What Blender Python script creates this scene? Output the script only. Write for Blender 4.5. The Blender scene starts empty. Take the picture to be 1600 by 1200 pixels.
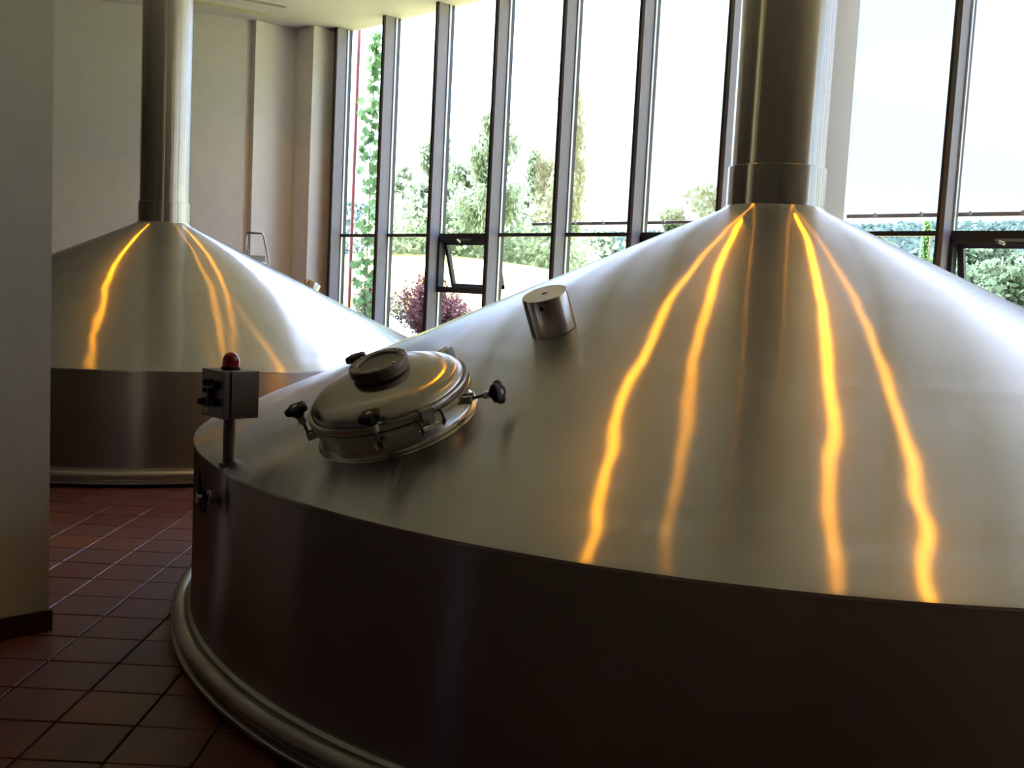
import bpy, bmesh, math, random
import numpy as np
from mathutils import Vector, Matrix
random.seed(7); rng = np.random.default_rng(7)
sc = bpy.context.scene
COL = sc.collection
pi, sin, cos = math.pi, math.sin, math.cos

# ------------------------------------------------------------------ camera
CAMZ = 1.6916
p_, r_ = .0914, .0504
fw = Vector((0, cos(p_), -sin(p_))); up = Vector((0, sin(p_), cos(p_))); rt = Vector((1, 0, 0))
rt2 = rt*cos(r_) + up*sin(r_); up2 = -rt*sin(r_) + up*cos(r_)
R45 = Matrix.Rotation(pi/4, 3, 'Z')
m3 = Matrix((R45 @ rt2, R45 @ up2, -(R45 @ fw))).transposed()
cd = bpy.data.cameras.new('camera'); cam = bpy.data.objects.new('camera', cd); COL.objects.link(cam)
cd.sensor_width = 36; cd.lens = 36.0; cd.clip_end = 3000
cam.matrix_world = Matrix.Translation((0, 0, CAMZ)) @ m3.to_4x4()
sc.camera = cam

# ------------------------------------------------------------------ colour management, light
sc.view_settings.view_transform = 'Standard'; sc.view_settings.look = 'None'
sc.view_settings.exposure = 1.46; sc.view_settings.gamma = 1.0
sc.view_settings.use_curve_mapping = False
cy = sc.cycles
cy.max_bounces = 8; cy.diffuse_bounces = 4; cy.glossy_bounces = 5; cy.transmission_bounces = 4; cy.transparent_max_bounces = 12
cy.caustics_reflective = False; cy.caustics_refractive = False
cy.sample_clamp_indirect = 4.0
cy.use_denoising = True

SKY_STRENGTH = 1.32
w = bpy.data.worlds.new('sky'); sc.world = w; w.use_nodes = True
nt = w.node_tree; nt.nodes.clear()
def nn(tree, typ, **kw):
    n = tree.nodes.new(typ)
    for k, v in kw.items(): setattr(n, k, v)
    return n
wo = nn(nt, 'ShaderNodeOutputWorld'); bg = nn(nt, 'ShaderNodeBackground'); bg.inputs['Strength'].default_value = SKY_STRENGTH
tc = nn(nt, 'ShaderNodeTexCoord'); sep = nn(nt, 'ShaderNodeSeparateXYZ'); nt.links.new(tc.outputs['Generated'], sep.inputs[0])
# elevation gradient: milky horizon to pale blue
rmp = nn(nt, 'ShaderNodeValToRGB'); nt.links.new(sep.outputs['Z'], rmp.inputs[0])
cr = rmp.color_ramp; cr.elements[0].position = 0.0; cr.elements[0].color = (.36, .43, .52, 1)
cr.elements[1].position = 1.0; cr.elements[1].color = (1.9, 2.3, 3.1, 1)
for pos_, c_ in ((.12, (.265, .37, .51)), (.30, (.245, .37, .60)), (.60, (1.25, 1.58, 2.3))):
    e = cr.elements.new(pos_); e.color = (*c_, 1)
# thin clouds
mp = nn(nt, 'ShaderNodeMapping'); mp.inputs['Scale'].default_value = (1.6, 1.6, 5.0); nt.links.new(tc.outputs['Generated'], mp.inputs[0])
nz = nn(nt, 'ShaderNodeTexNoise'); nz.inputs['Scale'].default_value = 2.2; nz.inputs['Detail'].default_value = 6; nt.links.new(mp.outputs[0], nz.inputs['Vector'])
cl = nn(nt, 'ShaderNodeMapRange'); nt.links.new(nz.outputs[0], cl.inputs[0]); cl.inputs[1].default_value = .44; cl.inputs[2].default_value = .68
cc = nn(nt, 'ShaderNodeVectorMath', operation='SCALE'); cc.inputs[0].default_value = (.14, .10, .06); nt.links.new(cl.outputs[0], cc.inputs['Scale'])
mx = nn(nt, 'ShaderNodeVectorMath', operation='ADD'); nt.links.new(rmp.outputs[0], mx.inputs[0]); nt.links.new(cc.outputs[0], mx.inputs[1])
# glow of the hazy sun side (towards the left of the glazing and overhead)
sunv = Vector((-.78, -.10, .61)).normalized()
dt = nn(nt, 'ShaderNodeVectorMath', operation='DOT_PRODUCT'); nt.links.new(tc.outputs['Generated'], dt.inputs[0]); dt.inputs[1].default_value = sunv
mr = nn(nt, 'ShaderNodeMapRange'); nt.links.new(dt.outputs['Value'], mr.inputs[0]); mr.inputs[1].default_value = .42; mr.inputs[2].default_value = 1.0; mr.inputs[3].default_value = 1.0; mr.inputs[4].default_value = 7
ms = nn(nt, 'ShaderNodeVectorMath', operation='SCALE'); nt.links.new(mx.outputs[0], ms.inputs[0]); nt.links.new(mr.outputs[0], ms.inputs['Scale'])
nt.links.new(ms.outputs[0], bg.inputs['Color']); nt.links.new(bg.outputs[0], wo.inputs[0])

sl = bpy.data.lights.new('sun', 'SUN'); sl.energy = 5.0; sl.angle = .02; sl.color = (1, .96, .90)
so = bpy.data.objects.new('sun', sl); COL.objects.link(so)
so.rotation_euler = Vector((-.78, -.12, .61)).to_track_quat('Z', 'Y').to_euler(); so.location = (-30, -20, 40)

# ------------------------------------------------------------------ materials
def mat(name):
    m = bpy.data.materials.new(name); m.use_nodes = True; t = m.node_tree; t.nodes.clear()
    o = nn(t, 'ShaderNodeOutputMaterial'); return m, t, o
def plain(name, col, rough=.6, metal=0, spec=.5, var=.06, scale=6, bump=0, bscale=60, coat=0):
    m, t, o = mat(name); b = nn(t, 'ShaderNodeBsdfPrincipled'); t.links.new(b.outputs[0], o.inputs[0])
    b.inputs['Roughness'].default_value = rough; b.inputs['Metallic'].default_value = metal
    b.inputs['Specular IOR Level'].default_value = spec; b.inputs['Coat Weight'].default_value = coat
    g = nn(t, 'ShaderNodeTexCoord'); n = nn(t, 'ShaderNodeTexNoise'); n.inputs['Scale'].default_value = scale; n.inputs['Detail'].default_value = 4
    t.links.new(g.outputs['Object'], n.inputs['Vector'])
    r = nn(t, 'ShaderNodeMapRange'); t.links.new(n.outputs[0], r.inputs[0]); r.inputs[1].default_value = .25; r.inputs[2].default_value = .75
    r.inputs[3].default_value = 1-var; r.inputs[4].default_value = 1+var
    v = nn(t, 'ShaderNodeVectorMath', operation='SCALE'); v.inputs[0].default_value = col; t.links.new(r.outputs[0], v.inputs['Scale'])
    t.links.new(v.outputs[0], b.inputs['Base Color'])
    if bump:
        n2 = nn(t, 'ShaderNodeTexNoise'); n2.inputs['Scale'].default_value = bscale; n2.inputs['Detail'].default_value = 5
        t.links.new(g.outputs['Object'], n2.inputs['Vector'])
        bm = nn(t, 'ShaderNodeBump'); bm.inputs['Strength'].default_value = bump; bm.inputs['Distance'].default_value = .01
        t.links.new(n2.outputs[0], bm.inputs['Height']); t.links.new(bm.outputs[0], b.inputs['Normal'])
    return m
def brushed(name, col, rough, aniso, wob=0.0, wobscale=1.0, rot=0.0, radial=True, dirt=.06, soft=0.0):
    """brushed stainless steel: anisotropic gloss, tangent runs round the local Z axis"""
    m, t, o = mat(name)
    g = nn(t, 'ShaderNodeBsdfAnisotropic'); g.distribution = 'GGX'
    g.inputs['Roughness'].default_value = rough; g.inputs['Anisotropy'].default_value = aniso; g.inputs['Rotation'].default_value = rot
    tcx = nn(t, 'ShaderNodeTexCoord')
    n = nn(t, 'ShaderNodeTexNoise'); n.inputs['Scale'].default_value = 2.3; n.inputs['Detail'].default_value = 7; t.links.new(tcx.outputs['Object'], n.inputs['Vector'])
    r = nn(t, 'ShaderNodeMapRange'); t.links.new(n.outputs[0], r.inputs[0]); r.inputs[1].default_value = .3; r.inputs[2].default_value = .7
    r.inputs[3].default_value = 1-dirt; r.inputs[4].default_value = 1+dirt*.5
    v = nn(t, 'ShaderNodeVectorMath', operation='SCALE'); v.inputs[0].default_value = col; t.links.new(r.outputs[0], v.inputs['Scale'])
    t.links.new(v.outputs[0], g.inputs['Color'])
    tg = nn(t, 'ShaderNodeTangent'); tg.direction_type = 'RADIAL'; tg.axis = 'Z'; t.links.new(tg.outputs[0], g.inputs['Tangent'])
    if wob:
        n2 = nn(t, 'ShaderNodeTexNoise'); n2.inputs['Scale'].default_value = wobscale; n2.inputs['Detail'].default_value = 1.5
        t.links.new(tcx.outputs['Object'], n2.inputs['Vector'])
        bm = nn(t, 'ShaderNodeBump'); bm.inputs['Strength'].default_value = 1; bm.inputs['Distance'].default_value = wob
        t.links.new(n2.outputs[0], bm.inputs['Height']); t.links.new(bm.outputs[0], g.inputs['Normal'])
    last = g
    if soft:
        g2 = nn(t, 'ShaderNodeBsdfAnisotropic'); g2.inputs['Roughness'].default_value = .34; g2.inputs['Anisotropy'].default_value = .25; t.links.new(tg.outputs[0], g2.inputs['Tangent'])
        t.links.new(v.outputs[0], g2.inputs['Color'])
        ms_ = nn(t, 'ShaderNodeMixShader'); ms_.inputs[0].default_value = soft
        t.links.new(g.outputs[0], ms_.inputs[1]); t.links.new(g2.outputs[0], ms_.inputs[2]); last = ms_
    t.links.new(last.outputs[0], o.inputs[0])
    return m
M = {}
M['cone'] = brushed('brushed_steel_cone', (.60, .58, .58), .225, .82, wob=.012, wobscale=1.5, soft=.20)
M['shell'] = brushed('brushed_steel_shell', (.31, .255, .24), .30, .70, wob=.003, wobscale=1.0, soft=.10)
M['pipe'] = brushed('brushed_steel_pipe', (.66, .61, .57), .19, .62, soft=.10)
M['band'] = brushed('satin_steel_band', (.60, .56, .50), .40, 0.0, dirt=.15)
M['ring'] = brushed('polished_steel_ring', (.55, .51, .46), .24, 0.0)
M['lid'] = brushed('polished_steel_lid', (.54, .50, .46), .21, -.6, soft=.1)
M['steel'] = plain('fitting_steel', (.55, .53, .50), .28, 1, var=.05)
M['satin'] = plain('satin_steel', (.23, .20, .185), .42, 1, var=.05)
M['chrome'] = plain('chrome', (.80, .79, .77), .12, 1, var=.02)
M['black'] = plain('black_plastic', (.010, .010, .012), .5, var=.1, spec=.3)
M['rubber'] = plain('gasket_rubber', (.02, .02, .02), .7)
M['wall'] = plain('plaster_wall', (.95, .90, .88), .85, var=.03, bump=.05, bscale=90)
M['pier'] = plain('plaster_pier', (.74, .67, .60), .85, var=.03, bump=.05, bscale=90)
M['ceiling'] = plain('painted_ceiling', (.72, .68, .70), .8, var=.03)
M['rearwall'] = plain('dark_rear_wall', (.16, .115, .095), .8)
M['baseboard'] = plain('baseboard_tile', (.055, .03, .024), .35, var=.2)
M['grout'] = plain('grout', (.10, .085, .08), .8, var=.15, scale=20)
M['frame'] = plain('window_frame_paint', (.26, .235, .27), .4, var=.04)
M['frame_dark'] = plain('window_frame_dark', (.045, .042, .045), .45, var=.04)
M['alu'] = plain('frame_edge_aluminium', (.80, .79, .76), .3, .6, var=.03)
M['column'] = plain('column_cladding', (.40, .355, .345), .45, var=.03)
M['red_pole'] = plain('red_painted_pole', (.22, .05, .05), .5)
M['bark'] = plain('bark', (.20, .16, .12), .9, var=.3, scale=12)
M['birch_bark'] = plain('birch_bark', (.75, .73, .70), .8, var=.3, scale=5)
M['yellowstrip'] = plain('yellow_light_cover', (.62, .58, .36), .5)  # one even yellowish cover colour
M['label'] = plain('yellow_label_plate', (.55, .45, .22), .5)
M['paper'] = plain('ladder_platform_plastic', (.62, .68, .72), .5)
M['clip'] = plain('white_clip', (.9, .9, .88), .4)
M['glasslens'] = plain('smoked_sight_glass', (.10, .09, .10), .35, var=.05)

def leafmat(name, col, trans=.5, var=.35):
    m, t, o = mat(name)
    oi = nn(t, 'ShaderNodeNewGeometry'); hs = nn(t, 'ShaderNodeMapRange'); t.links.new(oi.outputs['Random Per Island'], hs.inputs[0])
    hs.inputs[3].default_value = 1-var; hs.inputs[4].default_value = 1+var
    v = nn(t, 'ShaderNodeVectorMath', operation='SCALE'); v.inputs[0].default_value = col; t.links.new(hs.outputs[0], v.inputs['Scale'])
    d = nn(t, 'ShaderNodeBsdfDiffuse'); tr = nn(t, 'ShaderNodeBsdfTranslucent'); mxx = nn(t, 'ShaderNodeMixShader'); mxx.inputs[0].default_value = trans
    t.links.new(v.outputs[0], d.inputs[0]); t.links.new(v.outputs[0], tr.inputs[0]); t.links.new(d.outputs[0], mxx.inputs[1]); t.links.new(tr.outputs[0], mxx.inputs[2]); t.links.new(mxx.outputs[0], o.inputs[0])
    return m
M['birch_leaf'] = leafmat('birch_leaves', (.30, .35, .21))
M['tree_leaf'] = leafmat('broad_leaves', (.15, .195, .11))
M['dark_leaf'] = leafmat('dark_leaves', (.20, .32, .14))
M['hop_leaf'] = leafmat('hop_leaves', (.13, .22, .09), .55, .3)
M['red_leaf'] = leafmat('barberry_leaves', (.20, .095, .10), .4, .5)
M['olive_leaf'] = leafmat('bush_leaves', (.17, .165, .12), .4, .5)
M['forest'] = leafmat('forest_canopy', (.10, .14, .115), .3, .25)

def glassmat(name, gloss=.07, tint=(1, 1, 1)):
    m, t, o = mat(name); a = nn(t, 'ShaderNodeBsdfTransparent'); a.inputs[0].default_value = (*tint, 1)
    b = nn(t, 'ShaderNodeBsdfGlossy'); b.inputs['Roughness'].default_value = .0
    lw = nn(t, 'ShaderNodeLayerWeight'); pw = nn(t, 'ShaderNodeMath', operation='POWER'); t.links.new(lw.outputs['Facing'], pw.inputs[0]); pw.inputs[1].default_value = 5.0
    fz = nn(t, 'ShaderNodeMapRange'); t.links.new(pw.outputs[0], fz.inputs[0]); fz.inputs[3].default_value = .02; fz.inputs[4].default_value = .6
    mxx = nn(t, 'ShaderNodeMixShader'); t.links.new(fz.outputs[0], mxx.inputs[0])
    t.links.new(a.outputs[0], mxx.inputs[1]); t.links.new(b.outputs[0], mxx.inputs[2]); t.links.new(mxx.outputs[0], o.inputs[0]); return m
M['glass'] = glassmat('window_glass'); M['glass_dark'] = glassmat('tinted_glass', tint=(.30, .30, .34))
def blindmat():
    m, t, o = mat('screen_fabric'); a = nn(t, 'ShaderNodeBsdfTransparent'); a.inputs[0].default_value = (.95, .94, .93, 1)
    b = nn(t, 'ShaderNodeBsdfTranslucent'); b.inputs[0].default_value = (.34, .26, .13, 1)
    mxx = nn(t, 'ShaderNodeMixShader'); mxx.inputs[0].default_value = .12
    t.links.new(a.outputs[0], mxx.inputs[1]); t.links.new(b.outputs[0], mxx.inputs[2]); t.links.new(mxx.outputs[0], o.inputs[0]); return m
M['screen'] = blindmat()
def redlens():
    m, t, o = mat('red_beacon_lens'); b = nn(t, 'ShaderNodeBsdfPrincipled'); b.inputs['Base Color'].default_value = (.42, .004, .012, 1)
    b.inputs['Roughness'].default_value = .12; b.inputs['Transmission Weight'].default_value = .25; b.inputs['Coat Weight'].default_value = .6
    t.links.new(b.outputs[0], o.inputs[0]); return m
M['red'] = redlens()
def tilemat():
    m, t, o = mat('quarry_tile'); b = nn(t, 'ShaderNodeBsdfPrincipled'); t.links.new(b.outputs[0], o.inputs[0])
    g = nn(t, 'ShaderNodeNewGeometry'); rnd = nn(t, 'ShaderNodeValToRGB'); t.links.new(g.outputs['Random Per Island'], rnd.inputs[0])
    oi = nn(t, 'ShaderNodeObjectInfo'); ad = nn(t, 'ShaderNodeMath', operation='ADD'); fr = nn(t, 'ShaderNodeMath', operation='FRACT')
    t.links.new(g.outputs['Random Per Island'], ad.inputs[0]); t.links.new(oi.outputs['Random'], ad.inputs[1]); t.links.new(ad.outputs[0], fr.inputs[0]); t.links.new(fr.outputs[0], rnd.inputs[0])
    c_ = rnd.color_ramp; c_.elements[0].color = (.12, .036, .022, 1); c_.elements[1].color = (.20, .062, .024, 1)
    e_ = c_.elements.new(.35); e_.color = (.15, .044, .030, 1); e_ = c_.elements.new(.7); e_.color = (.13, .050, .040, 1)
    n = nn(t, 'ShaderNodeTexNoise'); n.inputs['Scale'].default_value = 9; n.inputs['Detail'].default_value = 6; t.links.new(g.outputs['Position'], n.inputs['Vector'])
    mr_ = nn(t, 'ShaderNodeMapRange'); t.links.new(n.outputs[0], mr_.inputs[0]); mr_.inputs[3].default_value = .7; mr_.inputs[4].default_value = 1.3
    v = nn(t, 'ShaderNodeVectorMath', operation='SCALE'); t.links.new(rnd.outputs[0], v.inputs[0]); t.links.new(mr_.outputs[0], v.inputs['Scale']); t.links.new(v.outputs[0], b.inputs['Base Color'])
    b.inputs['Roughness'].default_value = .42
    bm = nn(t, 'ShaderNodeBump'); bm.inputs['Strength'].default_value = .25; bm.inputs['Distance'].default_value = .004; t.links.new(n.outputs[0], bm.inputs['Height']); t.links.new(bm.outputs[0], b.inputs['Normal'])
    return m
M['tile'] = tilemat()
def grassmat():
    m, t, o = mat('dry_lawn'); b = nn(t, 'ShaderNodeBsdfDiffuse'); t.links.new(b.outputs[0], o.inputs[0])
    g = nn(t, 'ShaderNodeNewGeometry'); n = nn(t, 'ShaderNodeTexNoise'); n.inputs['Scale'].default_value = .8; n.inputs['Detail'].default_value = 8; n.inputs['Roughness'].default_value = .7
    mpp = nn(t, 'ShaderNodeMapping'); mpp.inputs['Scale'].default_value = (1, 2.5, 1); t.links.new(g.outputs['Position'], mpp.inputs[0]); t.links.new(mpp.outputs[0], n.inputs['Vector'])
    r = nn(t, 'ShaderNodeValToRGB'); t.links.new(n.outputs[0], r.inputs[0]); r.color_ramp.elements[0].position = .35; r.color_ramp.elements[1].position = .65
    r.color_ramp.elements[0].color = (.36, .32, .08, 1); r.color_ramp.elements[1].color = (.43, .38, .12, 1)
    t.links.new(r.outputs[0], b.inputs[0]); return m
M['grass'] = grassmat()
M['hill'] = plain('wooded_hill_ground', (.040, .062, .045), 1.0, var=.5, scale=.12, spec=0)
M['dark_ground'] = plain('added_dark_ground', (.10, .085, .06), .95, var=.4, scale=5, bump=.6, bscale=14)  # dark colour for the ground strip added by the glazing

# ------------------------------------------------------------------ helpers
def tag(o, label=None, cat=None, group=None, kind=None):
    if label: o['label'] = label
    if cat: o['category'] = cat
    if group: o['group'] = group
    if kind: o['kind'] = kind
    return o
def empty(name, loc=(0, 0, 0), rot=None, parent=None):
    o = bpy.data.objects.new(name, None); COL.objects.link(o); o.empty_display_size = .1
    if rot is not None: o.rotation_euler = rot
    o.location = loc
    if parent: o.parent = parent
    return o
class MB:
    def __init__(s): s.v = []; s.f = []
    def add(s, V, F):
        b = len(s.v); s.v += [tuple(x) for x in V]; s.f += [[b+i for i in f] for f in F]; return s
    def box(s, x0, x1, y0, y1, z0, z1, M4=None):
        V = [(x, y, z) for z in (z0, z1) for x, y in ((x0, y0), (x1, y0), (x1, y1), (x0, y1))]
        if M4 is not None: V = [M4 @ Vector(v) for v in V]
        return s.add(V, [(0, 3, 2, 1), (4, 5, 6, 7), (0, 1, 5, 4), (1, 2, 6, 5), (2, 3, 7, 6), (3, 0, 4, 7)])
    def bar(s, a, b, w_, d_=None):
        a = Vector(a); b = Vector(b); d_ = d_ or w_; q = (b-a).to_track_quat('Z', 'X').to_matrix().to_4x4(); L = (b-a).length
        return s.box(-w_/2, w_/2, -d_/2, d_/2, 0, L, Matrix.Translation(a) @ q)
    def tube(s, pts, r, n=10, cap=True):
        pts = [Vector(p) for p in pts]; rs = r if isinstance(r, (list, tuple)) else [r]*len(pts)
        V = []; F = []; ref = None
        for i, p in enumerate(pts):
            t = (pts[min(i+1, len(pts)-1)] - pts[max(i-1, 0)]).normalized()
            if ref is None:
                ref = t.orthogonal().normalized()
            ref = (ref - t*ref.dot(t)).normalized(); b = t.cross(ref)
            for k in range(n):
                a = 2*pi*k/n; V.append(p + (ref*cos(a) + b*sin(a))*rs[i])
        for i in range(len(pts)-1):
            for k in range(n):
                a = i*n+k; c = i*n+(k+1) % n; F.append((a, c, c+n, a+n))
        if cap: F.append(tuple(range(n))[::-1]); F.append(tuple(range((len(pts)-1)*n, len(pts)*n)))
        return s.add(V, F)
    def lathe(s, prof, n=48, M4=None):
        """profile of (radius, z); r==0 closes to a point"""
        V = []; F = []; idx = []
        for r, z in prof:
            if r < 1e-6: idx.append([len(V)]*n); V.append((0, 0, z))
            else:
                idx.append(list(range(len(V), len(V)+n))); V += [(r*cos(2*pi*k/n), r*sin(2*pi*k/n), z) for k in range(n)]
        for a, b in zip(idx, idx[1:]):
            for k in range(n):
                q = [a[k], a[(k+1) % n], b[(k+1) % n], b[k]]
                u = []
                for i in q:
                    if i not in u: u.append(i)
                if len(u) > 2: F.append(u)
        if M4 is not None: V = [M4 @ Vector(v) for v in V]
        return s.add(V, F)
    def mesh(s, name, m, smooth=0):
        me = bpy.data.meshes.new(name); me.from_pydata(s.v, [], s.f); me.materials.append(m)
        if smooth:
            me.polygons.foreach_set('use_smooth', [True]*len(me.polygons)); me.set_sharp_from_angle(angle=math.radians(smooth))
        me.update(); return me
    def build(s, name, m, parent=None, smooth=0, bevel=0):
        me = s.mesh(name, m, smooth)
        o = bpy.data.objects.new(name, me); COL.objects.link(o)
        if parent: o.parent = parent
        if bevel:
            b = o.modifiers.new('bevel', 'BEVEL'); b.width = bevel; b.segments = 2; b.limit_method = 'ANGLE'
        return o
def frame_matrix(pos, n, xaxis):
    n = Vector(n).normalized(); x = Vector(xaxis); x = (x - n*x.dot(n)).normalized(); y = n.cross(x)
    m = Matrix((x, y, n)).transposed().to_4x4(); m.translation = Vector(pos); return m

# ------------------------------------------------------------------ room shell
CEIL = 5.435; YW = 9.2; X0 = -13.061; SP = 1.154
tag(MB().box(-18, 8, -8, YW+.10, CEIL, CEIL+.3).build('ceiling', M['ceiling']), kind='structure')
fl = tag(MB().box(-18, 8, -8, YW-.02, -.3, -.012).build('floor', M['grout']), kind='structure')
# left wall: short pier by the glazing, recess, shallow step, then a long oblique stretch
wl = tag(empty('wall_left'), kind='structure')
def prism(pts, z0, z1, name, m, parent=None):
    n = len(pts); mb = MB(); mb.add([(x, y, z0) for x, y in pts] + [(x, y, z1) for x, y in pts], [tuple(range(n))[::-1], tuple(range(n, 2*n))] + [(i, (i+1) % n, n+(i+1) % n, n+i) for i in range(n)])
    return mb.build(name, m, parent)
prism([(-13.20, YW-.02), (-13.25, 8.74), (-13.6, 8.74), (-13.6, YW+.04), (-13.13, YW+.04), (-13.13, YW-.02)], 0, CEIL, 'pier', M['wall'], wl)
prism([(-13.58, 8.75), (-13.73, 8.75), (-13.73, 8.06), (-18, 8.06), (-18, YW+.04), (-13.58, YW+.04)], 0, CEIL, 'recess_panel', M['wall'], wl)
prism([(-13.84, 8.06), (-13.84, 7.95), (-14.25, 7.0), (-15.25, 5.2), (-16.6, 3.6), (-18, 3.6), (-18, 8.06)], 0, CEIL, 'long_panel', M['wall'], wl)
prism([(-16.6, 3.6), (-16.6, -5.45), (-18, -5.45), (-18, 3.6)], 0, CEIL, 'rear_panel', M['rearwall'], wl)
prism([(-16.6, -5.95), (-16.6, -8), (-18, -8), (-18, -5.95)], 0, CEIL, 'rear_panel', M['rearwall'], wl)
tag(MB().box(-18, -5.55, -8, -7.8, 0, CEIL).box(-5.05, 8, -8, -7.8, 0, CEIL).box(-5.55, -5.05, -8, -7.8, 2.6, CEIL).build('wall_rear', M['rearwall']), kind='structure')
tag(MB().box(7.8, 8, -7.8, YW+.06, 0, CEIL).build('wall_right', M['rearwall']), kind='structure')
for n_, a_ in (('window_18', (-5.55, -5.05, -7.92, -7.90, 0, 2.6)), ('window_19', (-16.8, -16.78, -5.95, -5.45, 0, CEIL))):
    tag(MB().box(*a_).build(n_, M['glass_dark']), kind='structure')
# foreground pier
pr = tag(empty('wall_near_left', (-4.78, 1.8, 0)), kind='structure')
MB().box(-.62, 0, -1.1, 0, 0, CEIL).build('pier', M['pier'], pr)
bb = tag(empty('baseboard_near_left', (-4.78, 1.8, 0)), kind='structure')
for i in range(4): MB().box(0, .014, -.297*(i+1)+.014, -.297*i+.012 if i else .014, 0, .10).build('tile', M['baseboard'], bb, bevel=.002)
for i in range(2): MB().box(-.30*(i+1), -.30*i-.003, 0, .014, 0, .10).build('tile', M['baseboard'], bb, bevel=.002)

# ceiling strip lights (unlit covers)
for lab, (a, b, wd) in (('yellowish ceiling strip light cover, the wider of the two by the left wall', ((-13.55, 6.0), (-13.12, 7.9), .16)), ('thin grey ceiling strip farther from the left wall', ((-13.15, 6.2), (-12.70, 7.9), .05))):
    root = tag(empty('ceiling_strip', (a[0], a[1], CEIL)), lab, 'ceiling light', 'ceiling strips by the left wall')
    d = Vector((b[0]-a[0], b[1]-a[1], 0)); L = d.length; root.rotation_euler = (0, 0, math.atan2(d.y, d.x))
    if wd > .1:
        MB().box(0, L, -wd/2, wd/2, -.05, 0).build('housing', M['ceiling'], root, bevel=.004)
        MB().box(.03, L-.03, -wd/2+.03, wd/2-.03, -.062, -.05).build('cover', M['yellowstrip'], root, bevel=.004)
    else:
        MB().box(0, L, -wd/2, wd/2, -.02, 0).build('housing', M['column'], root, bevel=.003)

# ------------------------------------------------------------------ floor tiles
S = .30; TX, TY = -1.64, 4.889; A45 = pi/4
tile = MB(); g = .0045; hT = .012; bvl = .003
V = [(-S/2+g, -S/2+g, -hT), (S/2-g, -S/2+g, -hT), (S/2-g, S/2-g, -hT), (-S/2+g, S/2-g, -hT)]
V2 = [(x, y, -bvl) for x, y, _ in V]; V3 = [(x*(1-2*bvl/S), y*(1-2*bvl/S), 0) for x, y, _ in V]
tile.add(V+V2+V3, [(0, 1, 5, 4), (1, 2, 6, 5), (2, 3, 7, 6), (3, 0, 4, 7), (4, 5, 9, 8), (5, 6, 10, 9), (6, 7, 11, 10), (7, 4, 8, 11), (8, 9, 10, 11)])
tme = tile.mesh('tile', M['tile'])
Minv = cam.matrix_world.inverted()
def project(P):
    v = Minv @ Vector(P)
    if v.z > -.1: return None
    return 800 + 1600*v.x/-v.z, 600 - 1600*v.y/-v.z
KT = [(-3.03, 4.986), (-10.309, 5.031)]
restT = MB(); nvis = 0
for i in range(-30, 30):
    for j in range(-26, 40):
        xo = TX + S*(i+.5); yo = TY + S*(j+.5)
        X = (xo-yo)/2**.5; Y = (xo+yo)/2**.5
        if not (-16.3 < X < 4.5 and -3 < Y < 9.0): continue
        if any((X-a)**2+(Y-b)**2 < 2.75**2 for a, b in KT): continue
        if -5.6 < X < -4.6 and .5 < Y < 2.0 and -5.3 < X < -4.85 and .8 < Y < 1.7: continue
        pr_ = project((X, Y, 0)); z = (random.random()-.5)*.0016
        # in view: lower left wedge between the near pier, the near kettle and the far kettle
        if pr_ and -40 < pr_[0] < 480 and 740 < pr_[1] < 1290 and (X+3.03)**2+(Y-4.986)**2 > 2.9**2 and not (pr_[0] < 40 and pr_[1] < 930):
            o = bpy.data.objects.new('tile', tme); COL.objects.link(o); o.parent = fl; o.location = (X, Y, z); o.rotation_euler = (random.gauss(0, .002), random.gauss(0, .002), A45); nvis += 1
        else:
            Mx = Matrix.Translation((X, Y, z)) @ Matrix.Rotation(A45, 4, 'Z')
            restT.add([Mx @ Vector(v) for v in tile.v], tile.f)
print('visible tiles', nvis)
restT.build('tiles', M['tile'], fl)['kind'] = 'stuff'

# ------------------------------------------------------------------ kettles
R = 3.0044; ZR = .919; HC = 1.402
def zc(r): return ZR + HC*(1-r/R)
def cone_profile():
    prof = [(.262, zc(.262)+.012), (.275, zc(.275)+.006), (.30, zc(.30)+.001)]
    off = {.30: 0, 1.22: 0, 1.24: .002, 1.9: -.003, 1.96: .0, 2.0: -.003, 2.70: .004, 2.80: .001, 2.86: .004, 3.0: 0}
    ks = sorted(off)
    r = .34
    while r < 3.0:
        prof.append((r, zc(r) + float(np.interp(r, ks, [off[k] for k in ks])))); r += .04
    prof += [(R-.004, zc(R-.004)), (R, ZR-.001), (R, ZR-.012), (R-.012, ZR-.012)]
    return prof
cone_me = MB().lathe(cone_profile(), 256).mesh('cone_roof', M['cone'], 35)
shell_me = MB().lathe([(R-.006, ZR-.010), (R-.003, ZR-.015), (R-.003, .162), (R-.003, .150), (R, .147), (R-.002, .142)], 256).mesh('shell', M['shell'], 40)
ringp = [(R-.004, .146)] + [(R+.042+.043*cos(a), .103+.040*sin(a)) for a in np.linspace(pi*.72, -pi*.33, 14)] + [(R+.05, .062), (R+.052, .056), (R+.075, .054), (R+.084, .048), (R+.084, .034), (R+.07, .030), (R+.0, .028)]
ring_me = MB().lathe(ringp, 256).mesh('base_ring', M['band'], 50)
plinth_me = MB().lathe([(R-.02, .03), (R-.02, 0)], 128).mesh('plinth', M['rubber'], 30)
ZCOL = zc(.262)
collar_me = MB().lathe([(.240, ZCOL+.0), (.263, ZCOL-.01), (.263, ZCOL+.218), (.260, ZCOL+.221), (.250, ZCOL+.221)], 96).mesh('collar', M['pipe'], 40)
pipe_me = MB().lathe([(.250, ZCOL+.2), (.250, CEIL+.02)], 96).mesh('vapour_pipe', M['pipe'], 40)
def link(name, me, parent):
    o = bpy.data.objects.new(name, me); COL.objects.link(o); o.parent = parent; return o
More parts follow.
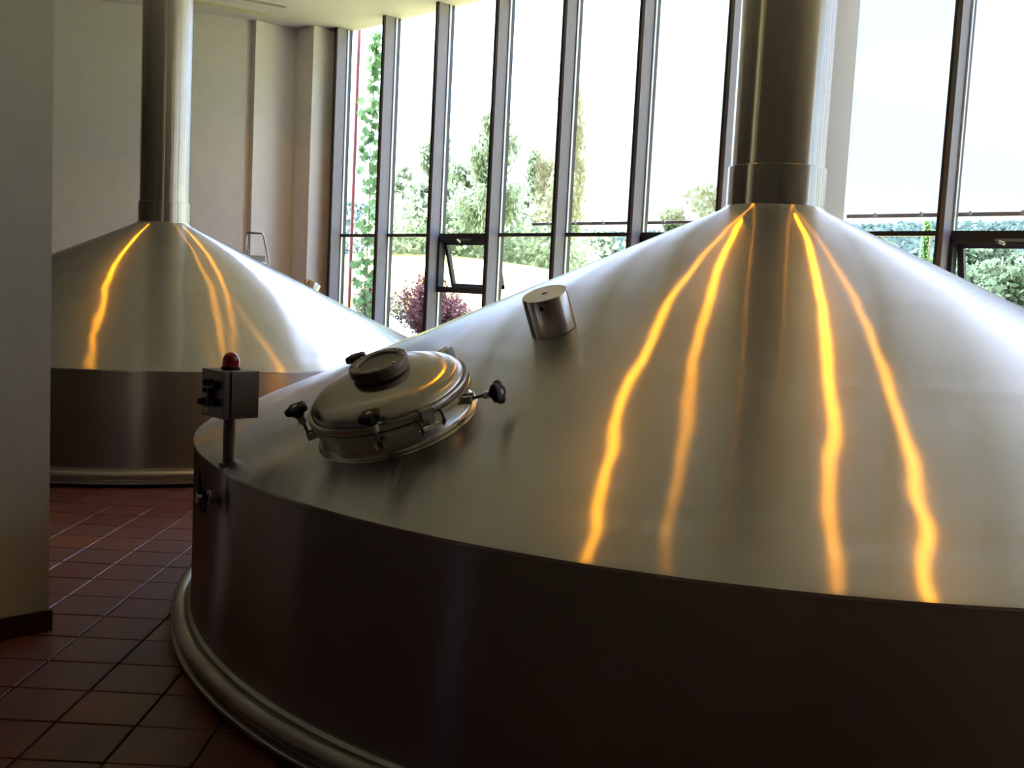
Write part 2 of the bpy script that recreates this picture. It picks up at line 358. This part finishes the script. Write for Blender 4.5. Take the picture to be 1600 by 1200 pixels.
def make_kettle(T, label):
    k = tag(empty('brew_kettle', (T[0], T[1], 0)), label, 'kettle', 'domed steel brew kettles')
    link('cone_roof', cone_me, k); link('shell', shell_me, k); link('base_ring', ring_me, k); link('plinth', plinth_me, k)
    p = link('vapour_pipe', pipe_me, k); link('collar', collar_me, p)
    return k
k1 = make_kettle(KT[0], 'huge stainless steel brew kettle filling the foreground, with manhole and thick vertical pipe')
k2 = make_kettle(KT[1], 'stainless steel brew kettle standing farther back at left, beyond the foreground kettle')

# vent caps
def vent_cap(k, ph, s, lean=0):
    a = math.atan2(HC, R); n = Vector((sin(a)*cos(ph), sin(a)*sin(ph), cos(a)))
    m4 = frame_matrix((s*cos(ph), s*sin(ph), zc(s)), n, (1, 0, 0))
    e_ = MB().lathe([(.075, -.03), (.075, .03), (.0985, .03), (.0985, .0), (.101, .0), (.101, .163), (.098, .168), (.012, .168), (.010, .160), (0, .160)], 48).build('vent_cap', M['pipe'], k, 40)
    e_.matrix_local = m4
    for rr, ang in ((.0, 0),):
        b = MB().lathe([(.007, 0), (.007, .006), (0, .007)], 12).build('screw', M['chrome'], e_, 40); b.location = (-.004, .012, .166)
    b = MB().lathe([(.009, 0), (.009, .003), (0, .003)], 12).build('bolt_hole', M['black'], e_, 40)
    b.matrix_local = Matrix.Rotation(math.radians(-60), 4, 'Z') @ Matrix.Translation((.0995, 0, .135)) @ Matrix.Rotation(pi/2, 4, 'Y')
vent_cap(k1, math.radians(-135.8+45), 1.692)
vent_cap(k2, math.radians(88), 1.75)

# manhole on the near kettle
ah = math.atan2(HC, R); hn = Vector((0, -sin(ah), cos(ah)))
hm = frame_matrix((-.083, -2.49, zc(2.4915)), hn, (1, 0, 0))
def hpart(mb, name, m, smooth=40, parent=None, local=None, label=None):
    o = mb.build(name, m, parent or k1, smooth)
    if parent is None: o.matrix_local = hm @ (local or Matrix())
    elif local is not None: o.matrix_local = local
    if label: o['label'] = label
    return o
hpart(MB().lathe([(.327, -.06), (.325, -.008), (.321, .001), (.312, .006), (.303, .010), (.297, .022), (.298, .078), (.302, .082), (.318, .084), (.320, .088), (.320, .104), (.316, .107), (.29, .107)], 96), 'manhole_neck', M['ring'])
hpart(MB().lathe([(.30, .105), (.312, .105), (.312, .112), (.30, .112)], 96), 'gasket', M['rubber'])
lidp = [(.29, .111), (.318, .111), (.321, .114), (.321, .134), (.318, .138), (.3095, .138), (.3085, .133), (.305, .133)]
for rr in np.linspace(.302, .10, 14): lidp.append((rr, .135 + .088*math.sqrt(max(0, 1-(rr/.305)**2))))
lidp.append((0, .222))
lid = hpart(MB().lathe(lidp, 128), 'manhole_lid', M['lid'], 50)
sgm = MB().lathe([(.104, .195), (.104, .226), (.114, .229), (.1155, .232), (.1155, .262), (.112, .266), (.084, .266), (.081, .262), (.081, .244)], 64)
sg = hpart(sgm, 'sight_glass_ring', M['satin'], 40, lid)
hpart(MB().lathe([(.081, .250), (.081, .259), (0, .260)], 64), 'sight_glass', M['glasslens'], 40, lid)
for k in range(8):
    a = 2*pi*k/8
    hpart(MB().lathe([(.0, .2705), (.005, .2705), (.006, .266)][::-1], 8), 'screw', M['steel'], 0, lid, Matrix.Translation((.099*cos(a), .099*sin(a), 0)))
# star knob clamp: fork + eye bolt + sleeve + knob
def star_knob_mesh():
    mb = MB(); n = 60; prof = [(.012, 0, 0), (.016, .0, 0), (.018, .014, 0), (.034, .014, 1), (.038, .019, 1), (.038, .030, 1), (.033, .035, 1), (.018, .037, .5), (0, .036, 0)]
    V = []; F = []
    for r, z, wv in prof:
        for k in range(n):
            a = 2*pi*k/n; rr = r*(1 - .20*wv*(.5-.5*cos(5*a))**1.6); V.append((rr*cos(a), rr*sin(a), z))
    for i in range(len(prof)-1):
        for k in range(n): F.append((i*n+k, i*n+(k+1) % n, (i+1)*n+(k+1) % n, (i+1)*n+k))
    return mb.add(V, F)
knob_me = star_knob_mesh().mesh('star_knob', M['black'], 45)
def clamp(theta, tilt, knob=True):
    """theta: angle round the lid; tilt: how far the eye bolt is swung outwards (radians)"""
    a = math.radians(theta)
    base = Matrix.Rotation(a, 4, 'Z') @ Matrix.Translation((.336, 0, .070))
    fk = MB().box(-.04, .010, -.020, -.011, -.012, .016).box(-.04, .010, .011, .020, -.012, .016)
    fk.tube([(0, -.026, 0), (0, .026, 0)], .006, 10)
    if not knob:
        fk.box(-.035, .02, -.022, -.012, .03, .085).box(-.035, .02, .012, .022, .03, .085).box(-.035, -.005, -.022, .022, .065, .085)
    c = hpart(fk, 'clamp', M['steel'], 40, None, base)
    if not knob: return
    sw = Matrix.Rotation(tilt, 4, 'Y')
    b = MB().tube([(0, 0, -.008), (0, 0, .10)], .0062, 12).lathe([(0, -.012), (.010, -.010), (.013, 0), (.010, .010), (0, .012)], 16, Matrix.Rotation(pi/2, 4, 'X'))
    hpart(b, 'eye_bolt', M['satin'], 50, c, sw)
    hpart(MB().lathe([(.008, .058), (.0135, .058), (.0145, .060), (.0145, .094), (.0135, .096), (.008, .096)], 20), 'sleeve', M['chrome'] if tilt > .5 else M['steel'], 40, c, sw)
    kb = link('star_knob', knob_me, c); kb.matrix_local = sw @ Matrix.Translation((0, 0, .090)) @ Matrix.Scale(1.22, 4)
    hpart(MB().lathe([(.011, .130), (.011, .1362), (0, .1365)], 16), 'knob_cap', M['label'], 0, c, sw)
clamp(240, .10); clamp(312, .06); clamp(24, 1.45); clamp(160, .12)
clamp(92, 0, False)
# hinge at the right front of the lid
hz = Matrix.Rotation(math.radians(345), 4, 'Z') @ Matrix.Translation((.330, 0, .09))
hg = hpart(MB().box(-.03, .012, -.022, .022, .005, .052).box(-.02, .030, -.012, .012, -.02, .02), 'hinge', M['steel'], 0, None, hz)
hpart(MB().tube([(.024, -.055, -.008), (.024, .055, -.008)], .009, 14), 'hinge_pin', M['chrome'], 50, hg)
hpart(MB().tube([(.0, .045, .03), (.022, .045, .035), (.036, .045, .015), (.036, .045, -.01), (.022, .045, -.024), (0, .045, -.02)], .0045, 8), 'hinge_loop', M['black'], 50, hg)
hpart(MB().tube([(.0, -.045, .02), (.022, -.045, .02), (.036, -.045, .005), (.036, -.045, -.01), (.022, -.045, -.024), (0, -.045, -.02)], .0045, 8), 'hinge_loop', M['black'], 50, hg)

# lever valve on the left flank of the near kettle
va = math.atan2(2.069-KT[0][1], -3.754-KT[0][0])
vm = Matrix.Rotation(va, 4, 'Z') @ Matrix.Translation((R-.003, 0, .79))
vv = MB().lathe([(.030, 0), (.030, .03), (.022, .034), (.022, .075), (0, .078)], 24, Matrix.Rotation(pi/2, 4, 'Y')).build('drain_valve', M['steel'], k1, 40)
vv.matrix_local = vm
rg = MB().tube([(.05, .048*cos(t), .048*sin(t)-.01) for t in np.linspace(0, 2*pi, 28)], .0055, 8, False)
rg.box(.045, .057, -.055, .055, .0, .022)
rg.build('handwheel', M['black'], vv, 50)
lv = MB(); lv.add([(.06, -.013, .01), (.06, .013, .01), (.072, .013, .01), (.072, -.013, .01), (.062, 0, .115), (.068, 0, .115), (.06, -.016, .05), (.06, .016, .05), (.074, .016, .05), (.074, -.016, .05)],
    [(0, 1, 2, 3), (0, 6, 7, 1), (1, 7, 8, 2), (2, 8, 9, 3), (3, 9, 6, 0), (6, 4, 7), (7, 4, 5, 8), (8, 5, 9), (9, 5, 4, 6)])
lv.build('lever', M['black'], vv)

# ------------------------------------------------------------------ control box on its post
cb = tag(empty('signal_box', (-3.705, 2.102, .915)), 'small steel control box on a post with a red warning beacon on top', 'control box')
MB().lathe([(.024, 0), (.024, .215)], 24).build('post', M['satin'], cb, 40)
MB().lathe([(.040, .012), (.040, .020), (.024, .026)], 24).build('post_flange', M['satin'], cb, 40)
zb, zt = .212, .402
MB().box(-.0885, .0885, -.045, .078, zb, zt).build('housing', M['satin'], cb, bevel=.002)
MB().box(-.083, .083, -.053, -.045, zb+.006, zt-.006).build('door_seal', M['rubber'], cb)
dr = MB().box(-.0885, .0885, -.078, -.053, zb, zt).build('door', M['satin'], cb, bevel=.002)
def onface(mb, name, m, x, z, parent=dr):
    o = mb.build(name, m, parent, 40); o.location = (x, -.078, z); o.rotation_euler = (pi/2, 0, 0); return o
btn = lambda r, h: MB().lathe([(r*1.25, 0), (r*1.25, h*.4), (r, h*.4), (r, h*.9), (r*.8, h), (0, h)], 20)
onface(btn(.011, .018), 'push_button', M['black'], -.045, zb+.135)
onface(btn(.011, .018), 'push_button', M['black'], -.008, zb+.140)
onface(btn(.014, .022), 'push_button', M['black'], .040, zb+.132)
onface(btn(.008, .012), 'indicator', M['black'], -.060, zb+.103)
onface(btn(.013, .03), 'rotary_switch', M['black'], -.058, zb+.058)
onface(btn(.013, .03), 'rotary_switch', M['black'], .040, zb+.062)
o = MB().box(-.007, .007, -.078-.022, -.078, zb+.045, zb+.118).build('door_latch', M['black'], dr); o.location = (-.004, 0, 0)
MB().box(-.075, -.028, -.0805, -.078, zb+.012, zb+.032).build('name_plate', M['label'], dr)
bc = MB().lathe([(.038, zt-.001), (.038, zt+.010), (.034, zt+.012)], 32).build('beacon_base', M['black'], cb, 40)
dome = [(.034, zt+.010), (.0335, zt+.035)] + [(.0335*cos(a), zt+.035+.036*sin(a)) for a in np.linspace(.12, pi/2, 9)]
dome[-1] = (0, zt+.071)
MB().lathe(dome, 40).build('beacon_lens', M['red'], cb, 60)
MB().lathe([(.014, zt+.008), (.014, zt+.045), (0, zt+.05)], 16).build('beacon_bulb', M['chrome'], cb, 40)

# ------------------------------------------------------------------ step ladder behind the far kettle
ld = tag(empty('step_ladder', (-13.05, 7.72, 0), (0, 0, math.radians(38))), 'aluminium step ladder with a hooped guard rail behind the far kettle', 'ladder')
def leg(a, b, nm='stile'): MB().tube([a, b], .017, 10).build(nm, M['steel'], ld, 50)
leg((-.22, -.55, 0), (-.15, -.02, 1.88)); leg((.22, -.55, 0), (.15, -.02, 1.88))
leg((-.24, .62, 0), (-.17, .10, 1.88)); leg((.24, .62, 0), (.17, .10, 1.88))
MB().tube([(-.19, .16, 1.80), (-.17, .10, 2.0), (-.13, .03, 2.27), (-.11, .02, 2.315), (.11, .02, 2.315), (.13, .03, 2.27), (.17, .10, 2.0), (.19, .16, 1.80)], .016, 10).build('guard_rail', M['steel'], ld, 50)
leg((-.20, .34, 1.75), (-.125, .03, 2.28), 'rail_brace')
MB().box(-.16, .16, -.12, .14, 1.86, 1.91).build('platform', M['paper'], ld, bevel=.005)
MB().box(-.13, .13, .10, .12, 1.91, 2.0).build('tool_tray', M['paper'], ld, bevel=.004)
for k in range(7):
    z = .25 + k*.235; t = z/1.88; y = -.55 + .53*t
    MB().box(-.21+.06*t, .21-.06*t, y-.045, y+.045, z-.012, z+.012).build('tread', M['steel'], ld)

# ------------------------------------------------------------------ glazing
TZ = 2.385; SILL = .35
NB = 17
win = []
curb = tag(MB().box(X0-.07, 7.8, YW-.02, YW+.06, -.3, SILL).build('trim_1', M['column']), kind='structure')
def mullion(k, parent):
    x = X0 + SP*k
    m_ = MB().box(x, x+.05, YW-.20, YW, SILL, CEIL)
    o = m_.build('mullion', M['frame'], parent)
    MB().box(x-.012, x+.006, YW-.215, YW-.16, SILL, CEIL).build('mullion_shade_strip', M['frame_dark'], parent)  # dark strip: shade of the backlit front face put in as colour
    MB().box(x+.05, x+.066, YW-.028, YW, SILL, CEIL).build('mullion_edge', M['alu'], parent)
    MB().box(x-.01, x+.06, YW, YW+.06, SILL, CEIL).build('mullion_cover', M['frame_dark'], parent)
for k in range(NB):
    x = X0 + SP*k; xe = x + SP
    b = tag(empty('window_%d' % (k+1), (0, 0, 0)), kind='structure')
    mullion(k, b)
    MB().box(x+.05, xe, YW-.035, YW+.05, TZ-.022, TZ+.022).build('transom', M['frame_dark'], b)
    MB().box(x+.05, xe, YW-.035, YW+.05, SILL, SILL+.05).build('sill_rail', M['frame_dark'], b)
    MB().box(x+.05, xe, YW-.006, YW+.006, TZ+.02, CEIL).build('pane', M['glass'], b)
    if k % 3 == 2:                       # opening vent below the transom, lower fixed pane beneath
        ZB = 1.66
        MB().box(x+.05, xe, YW-.05, YW+.05, ZB-.045, ZB+.03).build('vent_sill', M['frame_dark'], b)
        MB().box(x+.05, xe, YW-.05, YW+.05, TZ-.09, TZ-.02).box(x+.05, x+.085, YW-.05, YW+.05, ZB, TZ-.05).box(xe-.05, xe-.01, YW-.05, YW+.05, ZB, TZ-.05).build('vent_frame', M['frame_dark'], b)
        MB().box(x+.05, xe, YW-.006, YW+.006, SILL, ZB-.04).build('pane', M['glass'], b)
        sh = empty('vent_sash', (0, YW+.03, TZ-.075), (math.radians(16), 0, 0), b)
        h = TZ-.075-ZB-.01; x1, x2 = x+.09, xe-.055
        sf = MB().box(x1, x1+.055, -.02, .03, -h, 0).box(x2-.055, x2, -.02, .03, -h, 0).box(x1, x2, -.02, .03, -.05, 0).box(x1, x2, -.02, .03, -h, -h+.055)
        sf.build('sash_frame', M['frame_dark'], sh)
        MB().box(x1+.05, x2-.05, .0, .008, -h+.05, -.04).build('pane', M['glass'], sh)
        MB().box((x1+x2)/2-.15, (x1+x2)/2+.12, YW-.075, YW-.05, TZ-.075, TZ-.05).tube([((x1+x2)/2-.11, YW-.09, TZ-.075), ((x1+x2)/2-.06, YW-.09, TZ-.095)], .014, 10).build('handle', M['steel'], b)
    else:
        MB().box(x+.05, xe, YW-.006, YW+.006, SILL, TZ-.02).build('pane', M['glass'], b)
# cladded column between the bays
tag(MB().box(-4.90, -4.83, 8.72, YW, 0, CEIL).build('trim_2', M['column'], bevel=.004), kind='structure')
tag(MB().box(X0-.14, X0, YW-.05, YW+.05, 0, CEIL).build('trim_3', M['column']), kind='structure')

# external roller screens, hanging outside the mullions
YS = 9.5
def screen(xa, xb, z, lab):
    s = tag(empty('roller_screen', (xa, YS, z)), lab, 'blind', 'translucent roller screens outside the glazing')
    W_ = xb-xa; H_ = CEIL+.25-z
    MB().box(0, W_, -.002, .002, .02, H_).build('fabric', M['screen'], s)
    MB().box(0, W_, -.015, .015, -.015, .022).build('bottom_bar', M['column'], s, bevel=.003)
    n = int(W_/.45)
    for i in range(n):
        xx = .3 + i*.45
        MB().box(xx-.012, xx+.012, -.03, .02, -.005, .03).build('clip', M['clip'], s)
    MB().tube([(W_*.72, 0, 0), (W_*.72+.12, .25, -.55)], .006, 6).build('cord', M['black'], s)
screen(-9.27, -5.05, 2.540, 'beige roller screen lowered outside the windows left of the thick pipe')
screen(-4.95, 1.4, 2.575, 'beige roller screen lowered outside the windows right of the thick pipe')

# ------------------------------------------------------------------ spotlights above the kettles
def lampmat():
    m, t, o = mat('warm_lamp_glow'); e_ = nn(t, 'ShaderNodeEmission'); e_.inputs[0].default_value = (1, .50, .06, 1); e_.inputs[1].default_value = 6
    t.links.new(e_.outputs[0], o.inputs[0]); return m
M['lamp'] = lampmat()
LAMPS = [((-4.48, 4.15), .7), ((-4.98, 6.58), 2.3), ((-2.88, 6.29), 1.3), ((-1.05, 5.11), .55), ((-12.33, 4.60), 1.2), ((-12.02, 7.40), 1.1), ((-10.06, 6.28), .15)]
LP = 4.2
for i, ((x, y), s) in enumerate(LAMPS):
    near = i < 4
    L_ = tag(empty('ceiling_spotlight', (x, y, CEIL-.045)), ['warm round ceiling spotlight on the door side of the near kettle pipe', 'warm round ceiling spotlight by the windows, above the near kettle', 'warm round ceiling spotlight straight behind the near kettle pipe', 'warm round ceiling spotlight at the right of the near kettle pipe', 'warm round ceiling spotlight on the door side of the far kettle pipe', 'warm round ceiling spotlight by the windows, above the far kettle', 'dimmed round ceiling spotlight behind the far kettle pipe'][i], 'lamp', 'spotlights above the near kettle' if near else 'spotlights above the far kettle')
    MB().lathe([(.072, .03), (.072, .004), (.078, 0), (.105, 0), (.108, .006), (.108, .045)], 32).build('trim_ring', M['satin'], L_, 40)
    MB().lathe([(0, .03), (.072, .03)], 24).build('lamp_face', M['lamp'], L_, 0)
    ld_ = bpy.data.lights.new('spot', 'AREA'); ld_.shape = 'DISK'; ld_.size = .16; ld_.energy = LP*s; ld_.color = (1, .37, .004); ld_.spread = math.radians(110)
    lo = bpy.data.objects.new('lamp_light', ld_); COL.objects.link(lo); lo.parent = L_; lo.location = (0, 0, .024)

# daylight portals
for xa, xb in ((X0, -2.5), (-2.5, 6.5)):
    pl = bpy.data.lights.new('portal', 'AREA'); pl.shape = 'RECTANGLE'; pl.size = xb-xa; pl.size_y = CEIL-SILL; pl.cycles.is_portal = True
    po = bpy.data.objects.new('daylight_portal', pl); COL.objects.link(po); po.location = ((xa+xb)/2, YW+.1, (CEIL+SILL)/2); po.rotation_euler = (-pi/2, 0, 0)

# ------------------------------------------------------------------ outdoors
def ground(X, Y):
    z = .55 + 2.15*np.exp(-((X+25.5)/12)**2 - ((Y-21)/7.5)**2) + .25*np.exp(-((X+13)/5)**2 - ((Y-11)/4)**2)
    D = np.sqrt(X**2 + Y**2)
    z = z - 5.5*np.clip((Y-26)/30, 0, 1)*np.clip((D-34)/25, 0, 1) - .5*np.clip((X+8)/14, 0, 1)*0
    ridge = np.clip((D-110)/140, 0, 1); z = z + 21*ridge**1.2 + 2.5*np.sin(X*.03+Y*.017)*ridge
    return z
def heightfield(name, xs, ys, m, bump=None):
    Xg, Yg = np.meshgrid(xs, ys); Z = ground(Xg, Yg) + (bump(Xg, Yg) if bump else 0)
    nx, ny = len(xs), len(ys)
    V = np.stack([Xg.ravel(), Yg.ravel(), Z.ravel()], 1).tolist()
    F = [(j*nx+i, j*nx+i+1, (j+1)*nx+i+1, (j+1)*nx+i) for j in range(ny-1) for i in range(nx-1)]
    mb = MB(); mb.v = [tuple(v) for v in V]; mb.f = F
    return mb.build(name, m, None, 80)
near_ground = heightfield('unseen_dark_ground', np.linspace(-60, 30, 90), np.linspace(YW+.25, 13.2, 8), M['dark_ground']); near_ground['kind'] = 'structure'  # unseen dark ground, added to cut the lawn's bounce onto the ceiling
lawn = heightfield('lawn', np.linspace(-90, 60, 130), np.linspace(13.2, 46, 60), M['grass']); lawn['kind'] = 'structure'
lawn2 = heightfield('far_hills', np.linspace(-520, 380, 110), np.linspace(45.8, 420, 70), M['hill']); lawn2['kind'] = 'structure'
def at(px, dist):
    """ground point seen under pixel column px at a given distance"""
    a = (px-787)/1600; xo = a*dist/math.hypot(1, a); yo = dist/math.hypot(1, a)
    return (xo-yo)/2**.5, (xo+yo)/2**.5
def htop(px, ytop, dist, x, y):
    hor = 460.5 + .0504*(px-787)
    return CAMZ + (hor-ytop)/1600*dist - float(ground(np.array(x), np.array(y)))
def leaves(centers, size, droop=0, m=None, name='foliage', parent=None, aspect=1.0):
    """one four-cornered leaf per centre, random facing"""
    c = np.asarray(centers); n = len(c)
    u = rng.normal(size=(n, 3)); u[:, 2] = u[:, 2]*(1+droop*2) - droop; u /= np.linalg.norm(u, axis=1)[:, None]
    v = rng.normal(size=(n, 3)); v -= u*np.sum(u*v, 1)[:, None]; v /= np.linalg.norm(v, axis=1)[:, None]
    s = size*rng.uniform(.6, 1.3, (n, 1)); 
    P = np.stack([c-u*s*aspect, c+v*s*.55, c+u*s*aspect, c-v*s*.55], 1).reshape(-1, 3)
    me = bpy.data.meshes.new(name); me.vertices.add(4*n); me.vertices.foreach_set('co', P.ravel())
    me.loops.add(4*n); me.loops.foreach_set('vertex_index', np.arange(4*n)); me.polygons.add(n); me.polygons.foreach_set('loop_start', np.arange(0, 4*n, 4))
    me.materials.append(m); me.update(calc_edges=True)
    o = bpy.data.objects.new(name, me); COL.objects.link(o)
    if parent: o.parent = parent
    return o
def tree(px, dist, ytop, wpx, kind, label, group, n=3500, leaf=None):
    x, y = at(px, dist); g = float(ground(np.array(x), np.array(y))); H = htop(px, ytop, dist, x, y); Wd = wpx/1600*dist/2
    t = tag(empty('birch_tree' if kind == 'birch' else ('conifer_tree' if kind == 'conifer' else 'broadleaf_tree'), (x, y, g)), label, 'tree', group)
    tr = MB(); k = MB()
    lean = random.uniform(-.03, .03)
    spine = [(lean*H*i/6 + random.uniform(-.05, .05), random.uniform(-.05, .05), H*.93*i/6) for i in range(7)]; spine[0] = (0, 0, -.3)
    tr.tube(spine, [.017*H*(1-.8*i/6) + .02 for i in range(7)], 8)
    C = []
    if kind == 'birch':
        nb = 26
        for i in range(nb):
            z = H*random.uniform(.25, .95); a = random.uniform(0, 2*pi); L = Wd*(1.25-z/H)*random.uniform(.6, 1.1)
            tip = Vector((cos(a)*L, sin(a)*L, z + L*.5)); base = Vector((lean*z, 0, z*.92))
            tr.tube([base, base.lerp(tip, .5)+Vector((0, 0, L*.12)), tip], [.03, .018, .008], 5, False)
            m_ = n//nb
            for s in range(9):
                hub = base.lerp(tip, random.uniform(.3, 1.05)); ln = random.uniform(.12, .32)*H*.7
                q = rng.uniform(0, 1, m_//9)
                C.append(np.stack([hub.x + rng.normal(0, .10, len(q)) + q*random.uniform(-.15, .15), hub.y + rng.normal(0, .10, len(q)), hub.z - q*ln], 1))
    elif kind == 'conifer':
        for i in range(n):
            t_ = random.random()**.8; a = random.uniform(0, 2*pi); rr = Wd*(1-t_)*random.uniform(.3, 1); C.append(np.array([[cos(a)*rr, sin(a)*rr, H*(.1+.9*t_) - rr*.3]]))
    else:
        nb = 34
        for i in range(nb):
            a = random.uniform(0, 2*pi); z = H*random.uniform(.22, .88); rr = Wd*random.uniform(.1, .85)*(1.15-abs(z/H-.5)); hub = np.array([cos(a)*rr, sin(a)*rr, z])
            rad = Wd*random.uniform(.24, .44)
            tr.tube([(0, 0, z*.6), tuple(hub)], [.05, .02], 5, False)
            d = rng.normal(size=(n//nb, 3)); d /= np.linalg.norm(d, axis=1)[:, None]
            C.append(hub + d*rad*rng.uniform(.5, 1.08, (n//nb, 1))*np.array([1, 1, .8]))
    C = np.concatenate(C)
    tr.build('trunk', M['birch_bark'] if kind == 'birch' else M['bark'], t, 60)
    ls = {'birch': .0022, 'conifer': .005, 'broad': .0036}[kind]*dist
    o = leaves(C, ls, .9 if kind == 'birch' else 0, M[leaf or ('birch_leaf' if kind == 'birch' else 'tree_leaf')], 'foliage', t, 1.5 if kind == 'birch' else 1.0)
    return t
BIRCH = [(650, 33, 215, 100, 'pale weeping birch standing nearest the hop vine, behind the second pane'), (742, 31, 165, 120, 'tall pale birch seen above the open vent window'),
         (598, 36, 265, 70, 'birch half hidden behind the hop vine'), (700, 38, 255, 110, 'birch in the gap between the second and third panes'),
         (815, 34, 235, 90, 'birch just left of the edge of the roller screen'), (857, 30, 128, 62, 'tall narrow birch seen through the screen edge')]
for px, d, yt, wp, lab in BIRCH: tree(px, d, yt, wp, 'birch', lab, 'birches on the lawn crest', 8500)
BR = [(1090, 62, 284, 135, 'round tree seen through the screen just left of the thick pipe'), (1038, 66, 312, 80, 'smaller round tree seen through the screen right of the sixth mullion'),
      (935, 75, 350, 120, 'low spreading tree seen through the fifth pane'), (985, 70, 352, 80, 'tree beside the sixth mullion at transom height'), (890, 60, 372, 80, 'low tree at the foot of the narrow birch'),
      (1150, 84, 300, 90, 'tree partly behind the thick pipe'), (1345, 90, 352, 70, 'tree directly right of the wide column'), (1455, 74, 392, 120, 'bushy tree below the screen left of the right mullion'),
      (1545, 60, 398, 130, 'broad light green tree seen through the right vent window'), (1600, 75, 370, 110, 'tree cut by the right edge of the picture'), (1500, 82, 372, 100, 'tree behind the right mullion'), (1388, 62, 415, 90, 'low tree below the short fir')]
for px, d, yt, wp, lab in BR: tree(px, d, yt, wp, 'broad', lab, 'trees in the valley', 6500)
tree(1415, 52, 366, 26, 'conifer', 'short dark fir under the right screen', 'trees in the valley', 900, 'dark_leaf')
# undergrowth along the crest of the lawn (one long hedge of brush)
C = []
for px in range(560, 900, 6):
    d = 33 + random.uniform(-2, 3); x, y = at(px, d); g = float(ground(np.array(x), np.array(y)))
    C.append(np.array([x, y, g]) + rng.normal(size=(110, 3))*np.array([.5, .5, .6]) + np.array([0, 0, .7]))
hd = leaves(np.concatenate(C), .13, 0, M['birch_leaf'], 'tall_grass'); tag(hd, 'pale brush growing along the crest of the lawn under the birches', 'brush', kind='stuff')
# forest canopy on the hills
C = []; n = 36000
ph = rng.uniform(math.radians(88), math.radians(150), n); dd = 330*np.sqrt(rng.uniform(.06, 1, n))
X = dd*np.cos(ph); Y = dd*np.sin(ph); k_ = Y > 56
X = X[k_]; Y = Y[k_]; Z = ground(X, Y)
base = np.stack([X, Y, Z], 1); base = np.repeat(base, 8, 0); d = rng.normal(size=base.shape); d /= np.linalg.norm(d, axis=1)[:, None]
fo = leaves(base + d*np.array([2.6, 2.6, 2.2]) + np.array([0, 0, 1.2]), .95, 0, M['forest'], 'forest_canopy'); tag(fo, 'hazy green forest covering the distant hills', 'forest', kind='stuff')

# red barberries outside the first bays
def bush(px, dist, ytop, wpx, n, label, mats=('red_leaf', 'olive_leaf')):
    x, y = at(px, dist); g = float(ground(np.array(x), np.array(y))); H = htop(px, ytop, dist, x, y); Wd = wpx/1600*dist/2
    t = tag(empty('barberry_bush', (x, y, g)), label, 'bush', 'red bushes outside the glazing')
    tw = MB(); C = [[], []]
    for i in range(46):
        a = random.uniform(0, 2*pi); e_ = random.uniform(.15, 1.0); tip = Vector((cos(a)*Wd*(1-e_**2)*1.0 + random.uniform(-.1, .1)*Wd, sin(a)*Wd*(1-e_**2)*1.0, H*(.35+.65*e_)*random.uniform(.85, 1.05)))
        tw.tube([(tip.x*.1, tip.y*.1, 0), (tip.x*.55, tip.y*.55, tip.z*.65), tip], [.012, .008, .004], 5, False)
        m_ = n//46
        q = rng.uniform(.25, 1, m_); P = np.stack([tip.x*q, tip.y*q, tip.z*q**.8], 1) + rng.normal(0, .05, (m_, 3))
        C[0 if e_ > .35 or i % 3 == 0 else 1].append(P)
    tw.build('stems', M['bark'], t, 60)
    leaves(np.concatenate(C[0]), .028, 0, M[mats[0]], 'red_foliage', t)
    leaves(np.concatenate(C[1]), .03, 0, M[mats[1]], 'green_foliage', t)
bush(648, 16.2, 440, 135, 12000, 'dark red barberry bush right of the second mullion')
bush(566, 17.9, 430, 60, 5000, 'red bush half hidden behind the hop vine')
bush(720, 18.5, 500, 50, 2500, 'low reddish shrub below the open vent window')

# climbing hop: cord, stem and single leaves
hv = tag(empty('hop_vine', (-12.90, 9.60, .5)), 'tall green hop vine climbing outside the first window pane', 'vine')
MB().tube([(0, 0, 0)] + [(.012*sin(i*.9), .012*cos(i*.9), .28*i) for i in range(1, 18)] + [(0, 0, 5.0)], .007, 6).build('stem', M['bark'], hv, 60)
lob = []
for k in range(25):
    a = -pi/2 + 2*pi*k/24 + pi/24*0
    rr = .5 + .5*abs(cos(2.5*(a-pi/2)))**.8
    lob.append((rr*cos(a), rr*sin(a)*.95+.15, -.10*rr**2))
lm = MB(); lm.add([(0, 0, 0.0)] + lob, [(0, i, i+1) for i in range(1, 25)])
leaf_me = lm.mesh('leaf', M['hop_leaf'])
for i in range(285):
    z = random.uniform(.05, 4.95); wdt = .27 if z < 4.0 else .15
    if random.random() > .62 + .38*sin(z*5.1+1)**2: z = max(.05, z-.25)
    a = random.uniform(0, 2*pi); rr = wdt*random.uniform(.15, 1.0)
    o = bpy.data.objects.new('leaf', leaf_me); COL.objects.link(o); o.parent = hv
    o.location = (rr*cos(a) + .03*sin(z*3), rr*sin(a)*.5, z)
    s = random.uniform(.05, .088); o.scale = (s, s, s)
    o.rotation_euler = (math.radians(random.uniform(35, 120)), random.uniform(-.6, .6), math.radians(random.uniform(-40, 130)))
tag(MB().tube([(-13.33, 9.60, .3), (-13.31, 9.60, 5.6)], .026, 12).build('drain_pole', M['red_pole'], None, 60), 'thin dark red pole standing outside beside the first mullion', 'pole')
bpy.context.view_layer.update()
